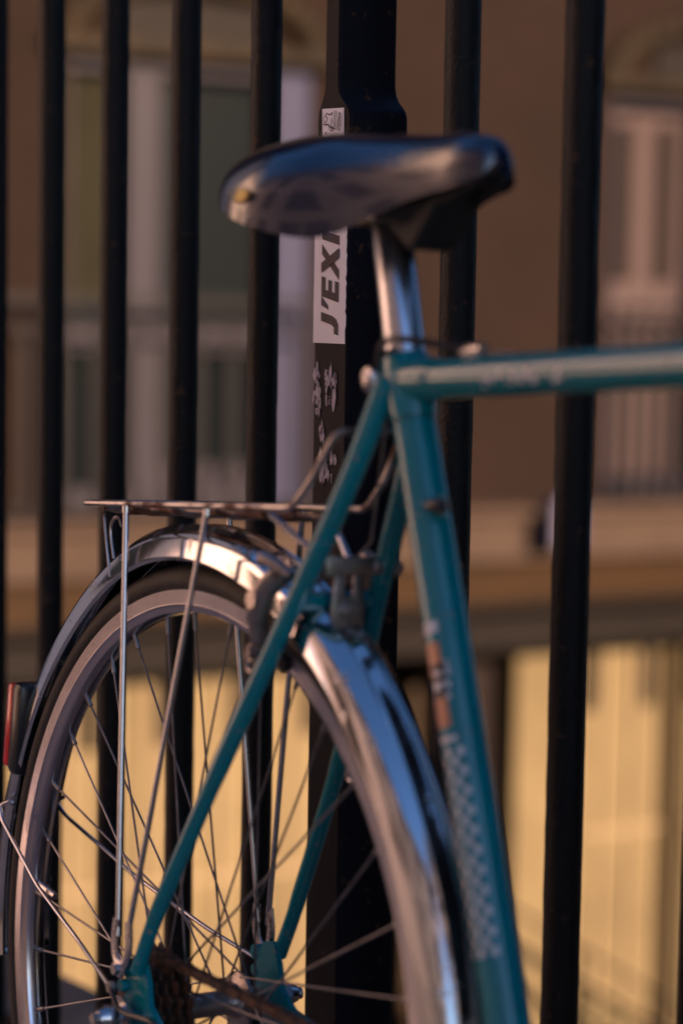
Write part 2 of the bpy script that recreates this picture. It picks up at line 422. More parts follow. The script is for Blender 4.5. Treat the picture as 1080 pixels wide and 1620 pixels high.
# pale box on wall
ab = MB(); fbox(ab, .99, 1.16, -.32, -.09, -.42, -.31); fbox(ab, 1.03, 1.12, -.09, -.05, -.40, -.33)
o = ab.build('alarm_box', M['box_pale'], None, smooth=False, bevel=.008); o.matrix_world = Matrix.Translation(bld.location) @ Matrix.Rotation(FA, 4, 'Z')
tag(o, 'small pale blue box fixed at the ledge of the brick building', 'wall box')

# unseen houses round the street, most put in to block sun or shape reflections
def town_house(name, label, o, ang, ln, dp, z0, ht, m, storeys):
    h = empty(name, (o[0], o[1], 0)); h.rotation_euler = (0, 0, ang); tag(h, label, 'building')
    wl = MB(); wl.box((ln / 2, dp / 2, (z0 + ht) / 2), (ln, dp, ht - z0)); wl.box((ln / 2, -.06, ht - .25), (ln, .12, .22)); wl.build('wall', m, h, smooth=False)
    r_ = MB(); r_.box((ln / 2, dp / 2, ht + .11), (ln + .5, dp + .5, .2)); r_.box((ln / 2, dp / 2, ht + .9), (ln - 1, dp - 1, 1.38)); r_.build('roof', M['zinc'], h, smooth=False)
    n = int(ln / 2.6)
    for i in range(n):
        for k in range(storeys):
            x = (i + .5) * ln / n; z = .9 + k * 3.0
            f_ = MB(); f_.box((x, -.012, z + .95), (1.15, .02, 2.0)); f_.box((x, -.06, z - .1), (1.35, .12, .08)); fo = f_.build('window', M['frame_lilac'], h, smooth=False)
            g_ = MB(); g_.box((x, -.026, z + .95), (.95, .004, 1.8)); g_.build('pane', M['glass'], fo, smooth=False)
    return h
def row_pt(al, off):
    d_ = Vector((sin(radians(31.752)), -cos(radians(31.752)), 0)); n_ = Vector((-d_.y * -1, 0, 0))
    fn_ = Vector((-cos(radians(31.752)), -sin(radians(31.752)), 0))
    return Vector((-0.21238, 0.74366, 0)) + d_ * al + fn_ * off
ra = radians(31.752) - pi / 2          # heading of the fence line
p_ = row_pt(12.0, 7.5)
town_house('grey_house', 'long grey plaster house behind the photographer on the upper street', p_, ra + pi, 18.4, 8, -1.5, 9.0, M['plaster_grey'], 3)
p_ = row_pt(-6.5, 7.4)
town_house('plaster_bounce', 'pale pink plaster house out of view, added to reflect warm sun onto the bicycle', p_, ra - pi / 2 + pi, 6.8, 9, -1.5, 6.9, M['plaster'], 1)  # unseen, added as a bright warm surface for the bicycle to reflect
# unseen house added past the railing end: keeps the low sun off the bicycle
p_ = row_pt(10.5, -.35)
town_house('sun_block_house', 'tall brown house out of view past the railing, added to block the low sun', p_, ra, 9.5, 4.7, -3.6, 22, M['brick'], 4)

town_house('far_sky_block', 'farther brown brick house out of view, added to darken reflections from the right', (20.0, -2.5, 0), -pi / 2, 8.5, 8, -3.6, 17, M['brick'], 5)  # added out of view to keep bright sky off the post
town_house('brown_sky_block', 'tall brown brick house out of view, added to darken the mudguard reflections', (13.0, 8.0, 0), -pi / 2, 9.5, 8, -3.6, 22, M['brick'], 7)  # unseen, added tall to darken what the mudguard crown reflects

# lower street, stairs handrail, shrub
tag(MB().box((0, 30, GL - .2), (300, 300, .4)).build('lower_street', M['asphalt'], smooth=False), kind='structure')
def fw(u, y, z): return Matrix.Translation(bld.location) @ Matrix.Rotation(FA, 4, 'Z') @ Vector((u, y, z))
hr = MB(); base_u = 1.0
def hz(u): return -2.56 - .62 * (u - 1.45)
for dz, rr in ((0, .012), (-.17, .018), (-.42, .012)):
    hr.tube([fw(.6, -.5, hz(.6) + dz), fw(2.6, -.5, hz(2.6) + dz)], rr, 10)
for i in range(5):
    u = .7 + i * .45; hr.tube([fw(u, -.5, GL), fw(u, -.5, hz(u))], .014, 8)
tag(hr.build('stair_handrail', M['brown_dark']), 'thin sloping handrail in front of the cream shopfront at bottom right', 'handrail')
sh = MB()
for i in range(500):
    u = random.uniform(1.25, 3.0); zz = GL + random.random() ** .7 * (hz(u) - .22 - GL); y = random.uniform(-.45, -.1)
    p = fw(u, y, zz); a = random.uniform(0, pi); t = random.uniform(-1, 1); s_ = random.uniform(.03, .06)
    e1 = Vector((cos(a), sin(a), t * .5)) * s_; e2 = Vector((-sin(a) * .5, cos(a) * .5, .8)) * s_
    sh.add([p - e1, p + e2 * .4, p + e1, p - e2 * .4], [(0, 1, 2, 3)])
tag(sh.build('shrub', M['leaf'], smooth=False), 'low dark green shrub under the sloping handrail', 'shrub')

# ================================================================== FENCE, PAVEMENT
FD = radians(31.752)
fdir = Vector((sin(FD), -cos(FD), 0)); fn = Vector((-cos(FD), -sin(FD), 0))   # along, towards the street side
FP = Vector((-0.31418 + CAM.x, 2.39006 + CAM.y, 0)); SP = .15268
slope = 0.0657
def gz(p):   # pavement height (hill)
    return slope / .998 * (0.5327 * p.x - 0.8478 * p.y)
fence = empty('iron_fence', (FP.x, FP.y, 0)); fence.rotation_euler = (0, 0, atan2(fdir.y, fdir.x))
tag(fence, 'tall black iron railing of round bars with a square stickered post behind the bicycle', 'fence')
# local: x along the fence, y = left of x ; street side is -y
barm = None
FTOP = 2.05
def fz(x):
    p = FP + fdir * x; return gz(p)
BR = .014
rng = [k for k in range(-9, 13) if k != 4]
for k in rng:
    if barm is None:
        mb = MB(); n = 22; hh = 130
        pts = [(0, 0, .10 + i * (FTOP - .10 + .2) / hh) for i in range(hh + 1)]
        mb.tube(pts, BR, n, nrm=(1, 0, 0))
        # knobbly old paint: real displacement
        rnd = random.Random(3); nv = []
        for (x, y, zz) in mb.v:
            d = 1 + rnd.uniform(-.018, .022); nv.append((x * d, y * d, zz))
        mb.v = nv
        b = mb.build('bar', M['fence'], fence); barm = b
        mb2 = MB(); mb2.tube([(0, 0, FTOP + .3), (0, 0, FTOP + .32), (0, 0, FTOP + .38), (0, 0, FTOP + .46)], [.014, .026, .018, .002], 16, nrm=(1, 0, 0))
    else:
        b = barm.copy(); COL.objects.link(b); b.parent = fence
    b.location = (SP * k, 0, fz(SP * k)); b.rotation_euler = (0, 0, k * 2.4)
def sloped_rail(name, z0, h, t, x0, x1, mt):
    mb = MB(); vs = []
    for x in (x0, x1):
        for (y, zz) in ((-t / 2, z0), (t / 2, z0), (t / 2, z0 + h), (-t / 2, z0 + h)): vs.append((x, y, zz + fz(x)))
    mb.add(vs, [(0, 1, 2, 3), (7, 6, 5, 4), (0, 4, 5, 1), (1, 5, 6, 2), (2, 6, 7, 3), (3, 7, 4, 0)])
    return mb.build(name, mt, fence, smooth=False)
X0, X1 = SP * -9.5, SP * 12.5
sloped_rail('rail', .085, .014, .045, X0, X1, M['fence'])
sloped_rail('rail', FTOP, .014, .045, X0, X1, M['fence'])
# post: 53 mm wide up to a shoulder, a slimmer flat above; px = its station on the fence
px = SP * 4
YH = .028
post = MB()
prof = [(-.35, -.0173, .036), (.3, -.0173, .036), (.7, -.0173, .036), (1.024, -.0173, .036), (1.029, -.0172, .0355), (1.033, -.0165, .034),
        (1.037, -.0145, .030), (1.042, -.011, .0235), (1.048, -.008, .0190), (1.055, -.0067, .0172), (1.065, -.0065, .0169), (1.4, -.0065, .0169), (2.3, -.0065, .0169)]
vs = []; ch = .0022
for (zz, xa, xb) in prof:
    for q in ((xa + ch, -YH), (xb - ch, -YH), (xb, -YH + ch), (xb, YH - ch), (xb - ch, YH), (xa + ch, YH), (xa, YH - ch), (xa, -YH + ch)):
        vs.append((px + q[0], q[1], zz))
fs = []
for i in range(len(prof) - 1):
    for j in range(8): fs.append((i * 8 + j, i * 8 + (j + 1) % 8, (i + 1) * 8 + (j + 1) % 8, (i + 1) * 8 + j))
fs += [tuple(range(7, -1, -1)), tuple((len(prof) - 1) * 8 + j for j in range(8))]
post.add(vs, fs)
PO = post.build('post', M['post'], fence, ang=35)
W0 = .056
# stickers on the street face (y = -W0/2); to(a,b,c): a = across face (x), b = up
FY = -W0 / 2
def face(x, zz, h): return (px + x, FY - .0006 - h, zz)
def on_face(a, b, h): return face(a, b, h)
def ragged(x0, x1, z0, z1, n, amp, left=True, right=True):
    P = []
    for i in range(n + 1):
        P.append((x1 + (random.uniform(-amp, amp * .3) if right else 0), z0 + (z1 - z0) * i / n))
    for i in range(n, -1, -1):
        P.append((x0 + (random.uniform(-amp * .3, amp) if left else 0), z0 + (z1 - z0) * i / n))
    return P

def letter(name, polys, lay=.0004, m='ink', parent=None):
    mb = MB()
    for p in polys: mb.prism(p, lambda x, y, h: on_face(x, y, h + lay), .0003)
    return mb.build(name, M[m], parent, smooth=False)
st = MB(); st.prism(ragged(-.0168, .0345, .8425, .972, 34, .0016, left=False), on_face, .0003)
sto = st.build('sticker', M['sticker'], PO, smooth=False); sto['label'] = 'long white sticker with black slanted lettering and a ragged right edge'
# lettering turned 90 degrees, reading upwards. own coords: s along the text (0..), t across (0 = base .. 1 = top of the letters)
LB, LT = .0232, -.004        # base line at right, cap line at left
def tx(s_, t): return (LB + (LT - LB) * t, .8492 + s_ * .001 + t * .0052)
def T_(*pts): return [tx(a, b) for a, b in pts]
J = [T_((0, .0), (8.5, .0), (12.5, .12), (14, .32), (14, 1), (6.5, 1), (6.5, .38), (5.2, .24), (0, .24))]
ap = [T_((18.0, .58), (21.5, .62), (27, 1), (19.5, 1))]
EE = [T_((27.0, 0), (33.5, 0), (33.5, 1), (27.0, 1)), T_((33.52, 0), (43.5, 0), (43.5, .22), (33.52, .22)), T_((33.52, .40), (42.5, .40), (42.5, .60), (33.52, .60)), T_((33.52, .78), (43.5, .78), (43.5, 1), (33.52, 1))]
XX = [T_((45.5, 0), (53.5, 0), (70.0, 1), (62.0, 1)), ]
XX2 = [T_((63.5, 0), (71.5, 0), (54.5, 1), (46.5, 1))]
II = [T_((74, 0), (81.5, 0), (81.5, 1), (74, 1))]
S5 = [T_((85, 0), (99, 0), (99, .24), (85, .24)), T_((92, .242), (99, .242), (99, .38), (92, .38)), T_((85, .382), (99, .382), (99, .6), (85, .6)), T_((85, .602), (92, .602), (92, .76), (85, .76)), T_((85, .762), (99, .762), (99, 1), (85, 1))]
letter('lettering', J + ap + EE + XX + II, parent=sto)
letter('lettering', XX2, lay=.0009, parent=sto)
# smaller printed sticker with scrawled marks
sq = MB(); sq.prism([(-.0068, 1.0125), (.0268, 1.0108), (.0262, 1.0345), (-.0078, 1.0357)], on_face, .0003)
sqo = sq.build('sticker', M['sticker'], PO, smooth=False); sqo['label'] = 'small square white sticker with dark scrawled lettering'
def stroke(mb, pts, wd, lay=.0004):
    P = smooth_path([(a, b, 0) for a, b in pts], 5)
    for i in range(len(P) - 1):
        d = (P[i + 1] - P[i]); 
        if d.length < 1e-7: continue
        d.normalize(); n = Vector((-d.y, d.x, 0)) * wd / 2; a, b = P[i] - d * wd * .15, P[i + 1] + d * wd * .15
        mb.add([on_face(q.x, q.y, lay + (i % 2) * .00004) for q in (a - n, b - n, b + n, a + n)], [(0, 1, 2, 3)])
def sp(a, b): return (-.0072 + a * .0335, 1.0122 + b * .0225)
sm = MB()
for pts, wd in [([(.10, .80), (.06, .62), (.16, .52), (.22, .60)], .0008), ([(.22, .88), (.16, .78), (.24, .66), (.18, .55)], .0011), ([(.24, .84), (.36, .80), (.46, .86), (.44, .76)], .0010),
                ([(.05, .50), (.15, .44), (.24, .46), (.34, .38), (.48, .30), (.60, .26)], .0012), ([(.30, .46), (.34, .30), (.38, .20)], .0010), ([(.44, .66), (.42, .40), (.46, .20), (.52, .24)], .0012),
                ([(.50, .60), (.56, .36), (.44, .34), (.42, .44)], .0010), ([(.62, .92), (.60, .50), (.64, .22)], .0009), ([(.68, .90), (.67, .50), (.70, .20)], .0007), ([(.56, .94), (.55, .62)], .0006),
                ([(.76, .82), (.84, .78), (.86, .50), (.84, .22), (.76, .26), (.74, .5), (.80, .80)], .0011), ([(.80, .70), (.80, .32)], .0009), ([(.93, .86), (.94, .2)], .0005), ([(.15, .16), (.20, .13)], .0018)]:
    stroke(sm, [sp(a, b) for a, b in pts], wd)
sm.build('lettering', M['ink'], sqo, smooth=False)
# torn remains of older stickers
def torn(x0, x1, z0, z1, n):
    mb = MB()
    for i in range(n):
        cx_ = random.uniform(x0, x1); cz = random.uniform(z0, z1); wv = random.uniform(.0012, .0032); hv = random.uniform(.003, .009)
        P = []
        for k in range(7):
            a = 2 * pi * k / 7; q = random.uniform(.5, 1.1); P.append((max(-.0166, min(.0335, cx_ + wv * cos(a) * q)), cz + hv * sin(a) * q))
        h = .00002 * i
        mb.prism(P, lambda x, y, hh: on_face(x, y, hh + h), .0001)
    return mb
for nm, a in (('one', (-.0145, -.004, .785, .822, 26)), ('two', (.004, .020, .788, .820, 22)), ('three', (-.004, .004, .760, .774, 10)), ('four', (-.003, .021, .730, .750, 26))):
    torn(*a).build('torn_sticker', M['torn'], PO, smooth=False)

# pavement and retaining wall (structure), following the hill
def slab(name, y0, y1, top, bot, mt, x0=-30, x1=12, nseg=24):
    mb = MB(); vs = []; fs = []
    for i in range(nseg + 1):
        x = x0 + (x1 - x0) * i / nseg
        for (y, dz) in ((y0, bot), (y1, bot), (y1, top), (y0, top)):
            p = FP + fdir * x - fn * y
            vs.append((p.x, p.y, gz(FP + fdir * x) + dz))
    for i in range(nseg):
        for j in range(4): fs.append((i * 4 + j, i * 4 + (j + 1) % 4, (i + 1) * 4 + (j + 1) % 4, (i + 1) * 4 + j))
    fs += [(0, 1, 2, 3), tuple(nseg * 4 + j for j in (3, 2, 1, 0))]
    mb.add(vs, fs); return mb.build(name, mt, smooth=False)
tag(slab('pavement', -1.75, -.151, 0.0, -4.2, M['paving']), kind='structure')
tag(slab('kerb', -1.90, -1.751, 0.0, -4.2, M['ledge']), kind='structure')
tag(slab('road', -5.9, -1.901, -.12, -4.2, M['road']), kind='structure')
tag(slab('retaining_wall', -.15, .22, .06, -4.2, M['stone_wall']), 'stone wall carrying the iron railing', 'wall')

# ================================================================== BICYCLE
# bike axes: x forward, y left (towards the fence), z up, origin at the rear axle
RB = Matrix(((0.53271012, 0.85036445, -0.00047643, 0), (-0.84782669, 0.53116373, 0.07690374, 0), (0.06564927, -0.04056347, 0.99703841, 0), (0, 0, 0, 1)))
TB = Vector((-0.101800615, 1.64637968, -0.5308221)) + CAM
WR = .3385
bike = empty('bicycle'); bike.matrix_world = Matrix.Translation(TB) @ RB @ Matrix.Translation((0, 0, -WR))
tag(bike, 'teal lugged steel road bicycle with chrome mudguards and wire rear rack leaning along the fence', 'bicycle')
AX = (0, 0, WR)
def part(mb, name, m, parent=None, **k):
    if parent is None: return mb.build(name, M[m], bike, loc=AX, **k)
    return mb.build(name, M[m], parent, **k)

# ---- wheels
def hub_flange_y(side): return -.021 if side < 0 else .034
def wheel(cx, cz, rear):
    root = empty('wheel', (cx, 0, WR + cz), bike)
    root['label'] = 'rear wheel with knurled alloy rim' if rear else 'front wheel'
    t = MB(); c = .3235; prof = []
    for k in range(22):
        a = 2 * pi * k / 22; prof.append((c + .0128 * cos(a), .0142 * sin(a)))
    t.ring(prof, 180); t.build('tyre', M['tyre'], root)
    r = MB(); r.ring([(.3165, -.0118), (.3170, -.0105), (.3120, -.0095), (.3120, .0095), (.3170, .0105), (.3165, .0118), (.3055, .0116), (.3043, .0100), (.2995, .0080), (.2975, .0035), (.2975, -.0035), (.2995, -.0080), (.3043, -.0100), (.3055, -.0116)], 240)
    r.build('rim', M['rim'], root, ang=30)
    h = MB(); yl = [(-.064, .0045), (-.048, .0045), (-.048, .009), (-.030, .011), (-.024, .013), (-.0225, .0225), (-.0195, .0225), (-.018, .014), (-.010, .0095), (.022, .0095), (.031, .014), (.0325, .0225), (.0355, .0225), (.037, .014), (.044, .011), (.052, .008), (.064, .0045)]
    h.tube([(0, y, 0) for y, _ in yl], [q for _, q in yl], 32, nrm=(1, 0, 0)); h.build('hub', M['alloy_dirty'] if rear else M['bolt'], root, ang=30)
    for k in range(36):
        side = -1 if k % 2 == 0 else 1; kk = k // 2
        lead = 1 if kk % 2 == 0 else -1
        ar = 2 * pi * k / 36 + .045
        ah = ar + lead * radians(62) 
        yf = hub_flange_y(side) + (-.0022 if lead > 0 else .0022) * 1
        A = Vector((.0205 * cos(ah), yf, .0205 * sin(ah))); B = Vector((.2985 * cos(ar), -.002 * -side * -1, .2985 * sin(ar)))
        s_ = MB(); s_.tube([A, A.lerp(B, .5), B], .00098, 6)
        N_ = A.lerp(B, .955)
        s_.tube([N_, B], .0019, 8)
        s_.build('spoke', M['spoke'], root)
    v = MB(); v.tube([(.2985 * cos(2.99), 0, .2985 * sin(2.99)), (.262 * cos(2.99), 0, .262 * sin(2.99))], [.0038, .0030], 10)
    v.build('valve', M['bolt'], root)
    return root
rw = wheel(0, 0, True)
fwheel = wheel(1.005, 0, False)

# ---- frame
CS = Vector((.2704, 0, .4674)); ang = radians(73); sd_ = Vector((cos(ang), 0, -sin(ang)))
BB = CS + sd_ * ((CS.z + .065) / sin(ang))
HT = Vector((.792, 0, .4674)); hd = sd_
HB = HT + hd * .105; HTop = HT - hd * .035
fr = MB()
fr.tube([CS - sd_ * .0145, CS - sd_ * .012, BB], .0143, 32)
fr.tube([CS, HT], .0130, 32)
fr.tube([HB - hd * .02, BB], .0143, 24)
fr.tube([HTop, HT, HB, HB + hd * .02], [.0185, .0165, .0165, .0185], 24)
fr.tube([BB + Vector((0, -.034, 0)), BB + Vector((0, .034, 0))], .0205, 28)
# lugs
fr.tube([CS - sd_ * .0155, CS - sd_ * .014, CS + sd_ * .020, CS + sd_ * .0275], [.0155, .0163, .0160, .0148], 32)
fr.tube([CS + Vector((.0, 0, 0)), CS + Vector((.022, 0, 0)), CS + Vector((.034, 0, 0)), CS + Vector((.040, 0, 0))], [.0146, .0146, .0142, .0132], 32)
fr.sphere(CS + Vector((.004, 0, 0)), .0158, 20)
fr.tube([HT - Vector((.035, 0, 0)), HT - Vector((.03, 0, 0)), HT], [.0132, .0146, .0146], 24)
fr.tube([BB - sd_ * .05, BB - sd_ * .045, BB], [.0145, .0160, .0160], 24)
# seat-bolt ears
fr.tube([CS + Vector((-.017, -.011, .004)), CS + Vector((-.019, .011, .004))], .0075, 14)
for s_ in (-1, 1):
    # seat stay: flattened cap on the lug, slender tube, slight bend, dropout end
    top = CS + Vector((-.007, s_ * .0148, -.008)); 
    P = [top + Vector((.004, 0, .010)), top, Vector((.238, s_ * .0215, .405)), Vector((.200, s_ * .030, .340)), Vector((.120, s_ * .049, .205)), Vector((.045, s_ * .0595, .085)), Vector((.016, s_ * .0605, .036))]
    fr.tube(smooth_path(P, 6), [.0048] * 2 + [.0072] * 3 + [.0078] * 6 + [.0076] * 8 + [.0070] * 6 + [.0062] * 6 + [.0056] * 6, 20)
    # chain stay
    fr.tube(smooth_path([BB + Vector((-.012, s_ * .026, 0)), Vector((.30, s_ * .034, -.045)), Vector((.16, s_ * .054, -.022)), Vector((.035, s_ * .0605, -.008))], 6), [.0105] * 7 + [.0095] * 6 + [.007] * 6, 18)
    # dropout plate
    po = [(.004, .045), (.018, .047), (.026, .030), (.030, .012), (.048, .000), (.052, -.012), (.034, -.022), (.016, -.034), (.006, -.030), (.003, -.012), (-.006, -.006), (-.012, .004), (-.008, .018), (-.010, .032)]
    fr.prism(po, lambda x, y, h: (x, s_ * .0535 + h, y), s_ * .0045)
    fr.tube([(-.010, s_ * .053, .034), (-.010, s_ * .0595, .034)], .0060, 14)
    fr.tube([(-.010, s_ * .053, .020), (-.010, s_ * .062, .020)], .0048, 14)
fr.tube([(.1830, -.032, .318), (.1830, .032, .318)], .0072, 18)
FRO = part(fr, 'frame', 'teal', ang=45)
# lug edge line, decals
def tube_patch(C0, dirv, r, s0, s1, a0, a1, n=8, ns=2, lift=.0003):
    """patch on the seat tube; azimuth 0=+x, -90=-y"""
    dirv = Vector(dirv).normalized(); ex = (Vector((1, 0, 0)) - dirv * dirv.x).normalized() if abs(dirv.x) < .9 else Vector((0, 0, 1))
    ey = dirv.cross(ex) if dirv.cross(ex).y > 0 else ex.cross(dirv)
    if abs(dirv.x) >= .9: ey = Vector((0, 1, 0))
    vs = []; fs = []
    for i in range(ns + 1):
        p = Vector(C0) + dirv * (s0 + (s1 - s0) * i / ns)
        for j in range(n + 1):
            a = radians(a0 + (a1 - a0) * j / n); vs.append(p + (ex * cos(a) + ey * sin(a)) * (r + lift))
    for i in range(ns):
        for j in range(n): q = i * (n + 1) + j; fs.append((q, q + 1, q + n + 2, q + n + 1))
    return vs, fs
dc = MB(); dc.add(*tube_patch(CS, sd_, .0143, .1625, .1700, -128, -58)); part(dc, 'decal_band', 'white_decal', FRO)
dc = MB(); dc.add(*tube_patch(CS, sd_, .0143, .2359, .2395, -128, -52)); part(dc, 'decal_band', 'white_decal', FRO)
oc_ = MB(); oc_.add(*tube_patch(CS, sd_, .0143, .1757, .2298, -128, -62, 10)); part(oc_, 'decal_band', 'orange', FRO)['label'] = 'orange decal band on the seat tube'
fg = MB(); wg = MB()
for (s0, s1, a0, a1) in [(.190, .194, -100, -58), (.190, .200, -66, -55), (.1975, .2015, -110, -60), (.201, .209, -118, -104), (.2065, .2115, -112, -64), (.203, .2085, -72, -60)]:
    fg.add(*tube_patch(CS, sd_, .0143, s0, s1, a0, a1, 6, lift=.0006))
for (s0, s1, a0, a1) in [(.1945, .1972, -92, -44), (.2018, .2062, -100, -48), (.1885, .1985, -52, -44), (.209, .2125, -62, -50)]:
    wg.add(*tube_patch(CS, sd_, .0143, s0, s1, a0, a1, 6, lift=.00045))
part(fg, 'decal_mark', 'black_decal', FRO); part(wg, 'decal_mark', 'white_decal', FRO)
ck = MB(); cell = .0062; rowi = 0; s0 = .243
while s0 < .368:
    fade = (s0 - .243) / .125
    for c in range(5):
        if (c + rowi) % 2 == 0:
            a0 = -128 + c * 18 + fade * 8; ck.add(*tube_patch(CS, sd_, .0143, s0 + .0005, s0 + cell - .0004, a0 + 1, a0 + 17, 3, 1, lift=.00035))
    rowi += 1; s0 += cell
part(ck, 'decal_checker', 'white_decal', FRO)['label'] = 'white and blue chequered decal on the seat tube'
sc_ = MB(); rd = random.Random(11)
for (xa, xb, n) in ((.366, .386, 6), (.390, .412, 6), (.416, .445, 9)):
    for i in range(n):
        x0_ = rd.uniform(xa, xb); a0 = rd.uniform(-128, -100); sc_.add(*tube_patch((0, 0, CS.z), (1, 0, 0), .0130, x0_, x0_ + rd.uniform(.002, .007), a0, a0 + rd.uniform(8, 26), 4, 1, lift=.0002 + i * .00002))
part(sc_, 'scraped_lettering', 'white_decal', FRO)
rg = MB(); rg.tube([CS + sd_ * .0277, CS + sd_ * .0285], .0147, 32); part(rg, 'lug_edge', 'black_decal', FRO)
pp = MB(); q = CS + sd_ * .088 + Vector((.0165, -.006, .003))
pp.tube([q + Vector((-.006, 0, 0)), q + Vector((.004, 0, 0)), q + Vector((.009, -.002, 0))], [.004, .004, .006], 12); pp.sphere(q + Vector((.010, -.003, 0)), .0050, 12)
part(pp, 'pump_peg', 'lamp_case', FRO)
# head, fork, stem, handlebar (beyond the photo's right edge)
fk = MB()
fk.tube([HB + hd * .02, HB + hd * .045], [.0185, .018], 20)
for s_ in (-1, 1):
    c_ = HB + hd * .045
    fk.tube(smooth_path([c_ + Vector((0, s_ * .012, .01)), c_ + Vector((.006, s_ * .040, -.03)), c_ + hd * .14 + Vector((0, s_ * .044, 0)), Vector((.952, s_ * .050, .09)), Vector((1.005, s_ * .052, .003))], 6), [.011] * 10 + [.0095] * 9 + [.0075] * 6, 16)
FKO = part(fk, 'fork', 'teal')
hs = MB(); hs.tube([HTop, HTop - hd * .012, HTop - hd * .014, HTop - hd * .085], [.018, .018, .011, .011], 18)
hs.tube([HTop - hd * .080 + Vector((-.004, 0, 0)), HTop - hd * .080 + Vector((.085, 0, .0))], .0125, 18); part(hs, 'stem', 'post_alloy')
hb = MB(); e = HTop - hd * .080 + Vector((.085, 0, 0))
hb.tube(smooth_path([e + Vector((-.03, -.20, -.005)), e + Vector((-.008, -.12, 0)), e + Vector((0, -.04, 0)), e + Vector((0, .04, 0)), e + Vector((-.008, .09, 0)), e + Vector((-.03, .13, -.005))], 5), .0115, 16); part(hb, 'handlebar', 'post_alloy')

# ---- crank, chain
ck_ = MB(); yc = -.045
ck_.ring([(.080, -.0015), (.0985, -.0015), (.0985, .0015), (.080, .0015)], 96, c=(BB.x, yc, BB.z))
for k in range(5):
    a = 2 * pi * k / 5 + .3; ck_.box((BB.x + .045 * cos(a), yc, BB.z + .045 * sin(a)), (.082, .003, .014), Matrix.Rotation(-a, 3, 'Y'))
ck_.tube([(BB.x, -.06, BB.z), (BB.x, -.03, BB.z)], .018, 20)
CRO = part(ck_, 'crankset', 'bolt', ang=30)
ca = MB(); a = radians(-60); ca.tube([(BB.x, -.062, BB.z), (BB.x + .17 * cos(a), -.070, BB.z + .17 * sin(a))], [.012, .009], 12, sx=.6, nrm=(0, 1, 0)); part(ca, 'crank_arm', 'bolt', CRO)
pd = MB(); pd.tube([(BB.x + .17 * cos(a), -.066, BB.z + .17 * sin(a)), (BB.x + .17 * cos(a), -.10, BB.z + .17 * sin(a))], .006, 10); pd.box((BB.x + .17 * cos(a), -.115, BB.z + .17 * sin(a)), (.06, .07, .02)); part(pd, 'pedal', 'rubber', CRO, bevel=.003)
fwl = MB()
for i, (r_, y) in enumerate([(.0285, -.0535), (.0325, -.0480), (.0375, -.0425), (.0430, -.0370), (.0490, -.0315)]):
    n = int(r_ * 2 * pi / .0127); prof = []; vs = []; m_ = n * 6
    for yy in (y - .0009, y + .0009):
        for j in range(m_):
            ph = (j % 6) / 6; rr = r_ + (.0022 if 1 <= (j % 6) <= 2 else (-.0022 if (j % 6) in (4, 5) else 0))
            aa = 2 * pi * j / m_; vs.append((rr * cos(aa), yy, rr * sin(aa)))
    fs = [tuple(range(m_)), tuple(range(2 * m_ - 1, m_ - 1, -1))] + [(j, (j + 1) % m_, m_ + (j + 1) % m_, m_ + j) for j in range(m_)]
    fwl.add(vs, fs)
fwl.tube([(0, -.056, 0), (0, -.026, 0)], .022, 24, nrm=(1, 0, 0))
part(fwl, 'freewheel', 'rust', smooth=False)
pts = []
RC = .0435; yr = -.038
for k in range(0, 15): a = radians(95 + 170 * k / 14); pts.append(Vector((RC * cos(a), yr, RC * sin(a))))
pts += [Vector((RC * cos(radians(265)), yr, RC * sin(radians(265)))), Vector((.03, -.040, -.085)), Vector((BB.x - .01, yc, BB.z - .0985))]
for k in range(1, 14): a = radians(-93 + 180 * k / 14); pts.append(Vector((BB.x + .0985 * cos(a), yc, BB.z + .0985 * sin(a))))
pts.append(Vector((BB.x - .01, yc, BB.z + .0985))); pts.append(Vector((RC * cos(radians(90)), yr, RC)))
ch_ = MB(); pos = 0; step = .0127; acc = []
for i in range(len(pts)):
    A, B = pts[i], pts[(i + 1) % len(pts)]; d = (B - A).length
    while pos < d: acc.append((A.lerp(B, pos / d), (B - A).normalized())); pos += step
    pos -= d
for i, (p, d) in enumerate(acc):
    o_ = .0031 if i % 2 else .0022
    rot = d.to_track_quat('X', 'Z').to_matrix()
    for sy in (-1, 1):
        ch_.box(p + Vector((0, sy * o_, 0)), (.0155, .0009, .0068), rot)
    ch_.tube([p - Vector((0, .0036, 0)) + d * -.006, p + Vector((0, .0036, 0)) + d * -.006], .0036, 8, nrm=(1, 0, 0))
part(ch_, 'chain', 'rust', smooth=False)
# rear derailleur, hanging under the dropout
rd_ = MB(); rd_.tube([(.006, -.070, -.024), (.006, -.058, -.024)], .009, 16); rd_.box((.018, -.068, -.048), (.014, .016, .055), Matrix.Rotation(radians(-25), 3, 'Y'))
rd_.tube([(.034, -.046, -.072), (.034, -.034, -.072)], .017, 18); rd_.tube([(.048, -.046, -.118), (.048, -.034, -.118)], .017, 18); rd_.box((.041, -.049, -.095), (.02, .002, .075))
part(rd_, 'rear_derailleur', 'bolt')

